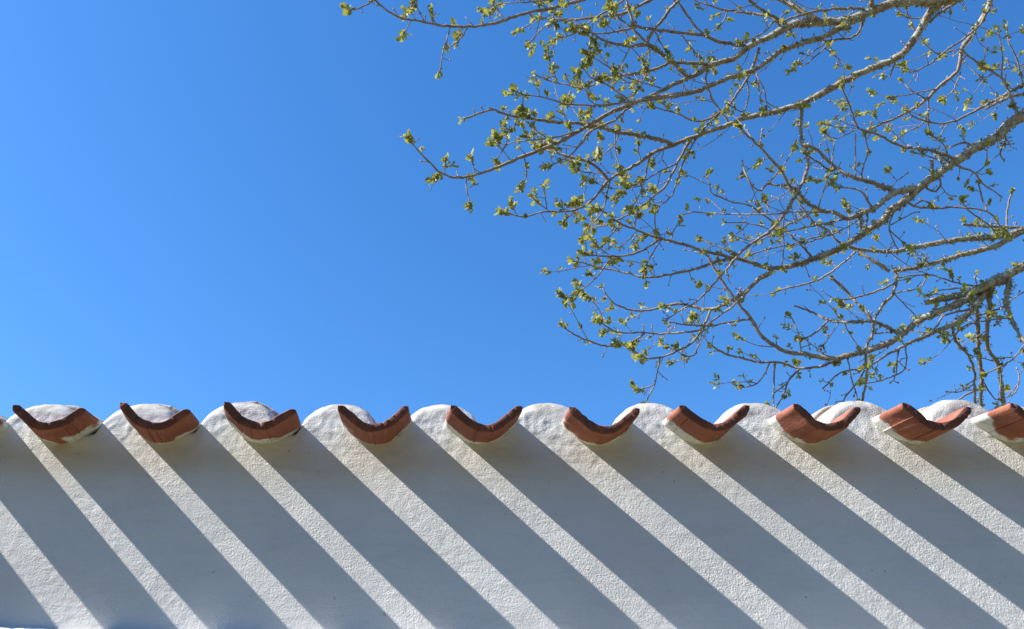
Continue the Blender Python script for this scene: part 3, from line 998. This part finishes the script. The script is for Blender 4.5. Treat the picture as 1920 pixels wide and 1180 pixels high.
for cp, cr, tot in BR + EXTRA:
    n = len(cp)
    inside = [(-20 < px_of(p)[0] < 1990 and -60 < px_of(p)[1] < 800) for p in cp]
    # leafy end of every thin shoot
    if cr[-1] < 0.0062 and inside[-1]:
        d = (cp[-1] - cp[-2]).normalized()
        m = rs.choice((1, 2, 3, 3)) if px_of(cp[-1])[0] < 1250 else rs.choice((0, 1, 1, 2, 2))
        if m == 0: add_bud(cp[-1], d, 1.2)
        for q in range(m):
            spread = Vector((rs.uniform(-.9, .9), rs.uniform(-.9, .9), rs.uniform(-.6, .9))) * (0.25 if q == 0 else 0.9)
            spots.append((cp[-1] - d * 0.03 * q, (d + spread).normalized(), rs.uniform(0.8, 1.15)))
    acc = 0.0; nxt = rs.uniform(0.02, 0.08)
    for i in range(1, n):
        seg = (cp[i] - cp[i - 1]).length
        acc += seg
        if acc < nxt or not inside[i]: continue
        acc = 0
        x, y, z = px_of(cp[i])
        r = cr[i]
        if r > 0.010:
            nxt = rs.uniform(0.09, 0.3) / dens(x, y)
        else:
            nxt = rs.uniform(0.035, 0.115) / dens(x, y)
        t = (cp[i] - cp[i - 1]).normalized()
        side = Vector((rs.uniform(-1, 1), rs.uniform(-1, 1), rs.uniform(-0.7, 1.1)))
        side = (side - t * side.dot(t)).normalized()
        d = (side + t * rs.uniform(0.1, 0.8)).normalized()
        if r < 0.0040 and rs.random() < 0.45:
            # sessile bud or tuft straight on the shoot
            if rs.random() < 0.55: add_bud(cp[i] + side * r * 0.6, d, rs.uniform(0.7, 1.1))
            else: spots.append((cp[i] + side * r, d, rs.uniform(0.55, 0.85)))
            continue
        ln = rs.uniform(0.02, 0.085) if r > 0.0025 else rs.uniform(0.015, 0.055)
        P, dd = add_spur(cp[i] + side * r * 0.5, d, ln, max(0.0015, min(0.0027, r * 0.6)))
        for q in P[1:-1]:
            if rs.random() < 0.35: add_bud(q, Vector((rs.uniform(-1, 1), rs.uniform(-1, 1), rs.uniform(-1, 1))).normalized(), rs.uniform(.6, .9))
        u = rs.random()
        if u < (0.62 if px_of(P[-1])[0] < 1180 else 0.46):
            spots.append((P[-1], dd, rs.uniform(0.65, 1.1)))
            if rs.random() < 0.3: spots.append((P[-2], (dd + Vector((rs.uniform(-1, 1), rs.uniform(-1, 1), rs.uniform(-.5, 1)))).normalized(), rs.uniform(0.55, 0.9)))
        elif u < 0.95:
            add_bud(P[-1], dd, rs.uniform(0.8, 1.3))

spots.sort(key=lambda s: -(s[2] / px_of(s[0])[2] + (-9 if not (0 <= px_of(s[0])[0] <= 1920 and 0 <= px_of(s[0])[1] <= 740) else 0)))
LV = []; LF = []
for i, (p, d, s) in enumerate(spots):
    if px_of(p)[0] < 1230: s *= 1.18
    q = d.to_track_quat('Z', 'Y').to_matrix() @ Matrix.Rotation(rs.uniform(0, 6.28), 3, 'Z')
    me, V, F, MI = CL[rs.randrange(len(CL))]
    if i < 300:
        o = link(bpy.data.objects.new('leaf_cluster', me), tree)
        m4 = Matrix.Translation(p - TREE0) @ q.to_4x4() @ Matrix.Scale(s, 4)
        o.matrix_local = m4
    else:
        b = len(LV)
        LV.extend(p + q @ (v * s) for v in V); LF.extend(tuple(x + b for x in f) for f in F)
if LV:
    o = tree_part('leaves', LV, LF, M_LEAF); o['kind'] = 'stuff'
o = tree_part('spurs', SPV, SPF, M_BARK, SPA); o['kind'] = 'stuff'
o = tree_part('buds', BUV, BUF, M_BUD); o['kind'] = 'stuff'

# ------------------------------------------------------------------ lichen tufts on the older wood
KV = []; KF = []
rl = random.Random(5)
def tuft(p, d, size):
    for k in range(rl.randint(5, 9)):
        dd = (d + Vector((rl.uniform(-1, 1), rl.uniform(-1, 1), rl.uniform(-1, 1))) * 0.9).normalized()
        sd = dd.cross(Vector((rl.uniform(-1, 1), rl.uniform(-1, 1), rl.uniform(-1, 1)))).normalized()
        l = size * rl.uniform(0.5, 1.3); w = size * rl.uniform(0.10, 0.22)
        b = len(KV)
        bend = Vector((rl.uniform(-1, 1), rl.uniform(-1, 1), rl.uniform(-1, 1))) * l * 0.35
        KV.extend([p - sd * w, p + sd * w, p + dd * l * .55 + sd * w * 1.3 + bend * .4, p + dd * l * .55 - sd * w * .7 + bend * .4, p + dd * l + bend, p + dd * l * .8 + sd * w * 2.2 + bend])
        KF.extend([(b, b + 1, b + 2, b + 3), (b + 3, b + 2, b + 4), (b + 2, b + 5, b + 4)])
for cp, cr, tot in BR:
    seedv = rl.uniform(0, 50)
    for i in range(1, len(cp)):
        r = cr[i]
        x, y, z = px_of(cp[i])
        if r < 0.0075 or not (1150 < x < 2000 and -80 < y < 820): continue
        f = 0.5 + 0.5 * math.sin(seedv + i * 0.21) * math.sin(seedv * 1.7 + i * 0.083)
        amt = (r / 0.03) * (0.35 + 1.5 * f ** 2) * (1.5 if x > 1480 else 0.55)
        seg = (cp[i] - cp[i - 1]).length
        nt = amt * seg / 0.0045
        nt = int(nt) + (1 if rl.random() < nt - int(nt) else 0)
        t = (cp[i] - cp[i - 1]).normalized()
        for _ in range(nt):
            s = Vector((rl.uniform(-1, 1), rl.uniform(-1, 1), rl.uniform(-1, 1)))
            s = (s - t * s.dot(t)).normalized()
            tuft(cp[i] + s * r * 0.95 + t * rl.uniform(-seg, seg), s, rl.uniform(0.006, 0.015))
# beards of lichen hanging under the big limbs on the right
for bx, by, ln in ((1886, 262, 0.085), (1878, 270, 0.06), (1822, 572, 0.05), (1715, 468, 0.07), (1725, 480, 0.08), (1738, 485, 0.06), (1612, 412, 0.07), (1771, 300, 0.05), (1765, 295, 0.06), (1895, 535, 0.06)):
    hit = nearest(bx, by, 60)
    if hit is None: continue
    c = ray_point(bx, by, hit[0][2])
    for k in range(46):
        q = c + Vector((rl.gauss(0, ln * .22), rl.gauss(0, ln * .22), rl.gauss(0, ln * .45)))
        tuft(q, Vector((rl.uniform(-.5, .5), rl.uniform(-.5, .5), rl.uniform(-1, .3))).normalized(), rl.uniform(0.006, 0.014))
o = tree_part('lichen', KV, KF, M_LICHEN, smooth=False); o['kind'] = 'stuff'
print('spots', len(spots), 'lichen faces', len(KF), 'branches', len(BR))
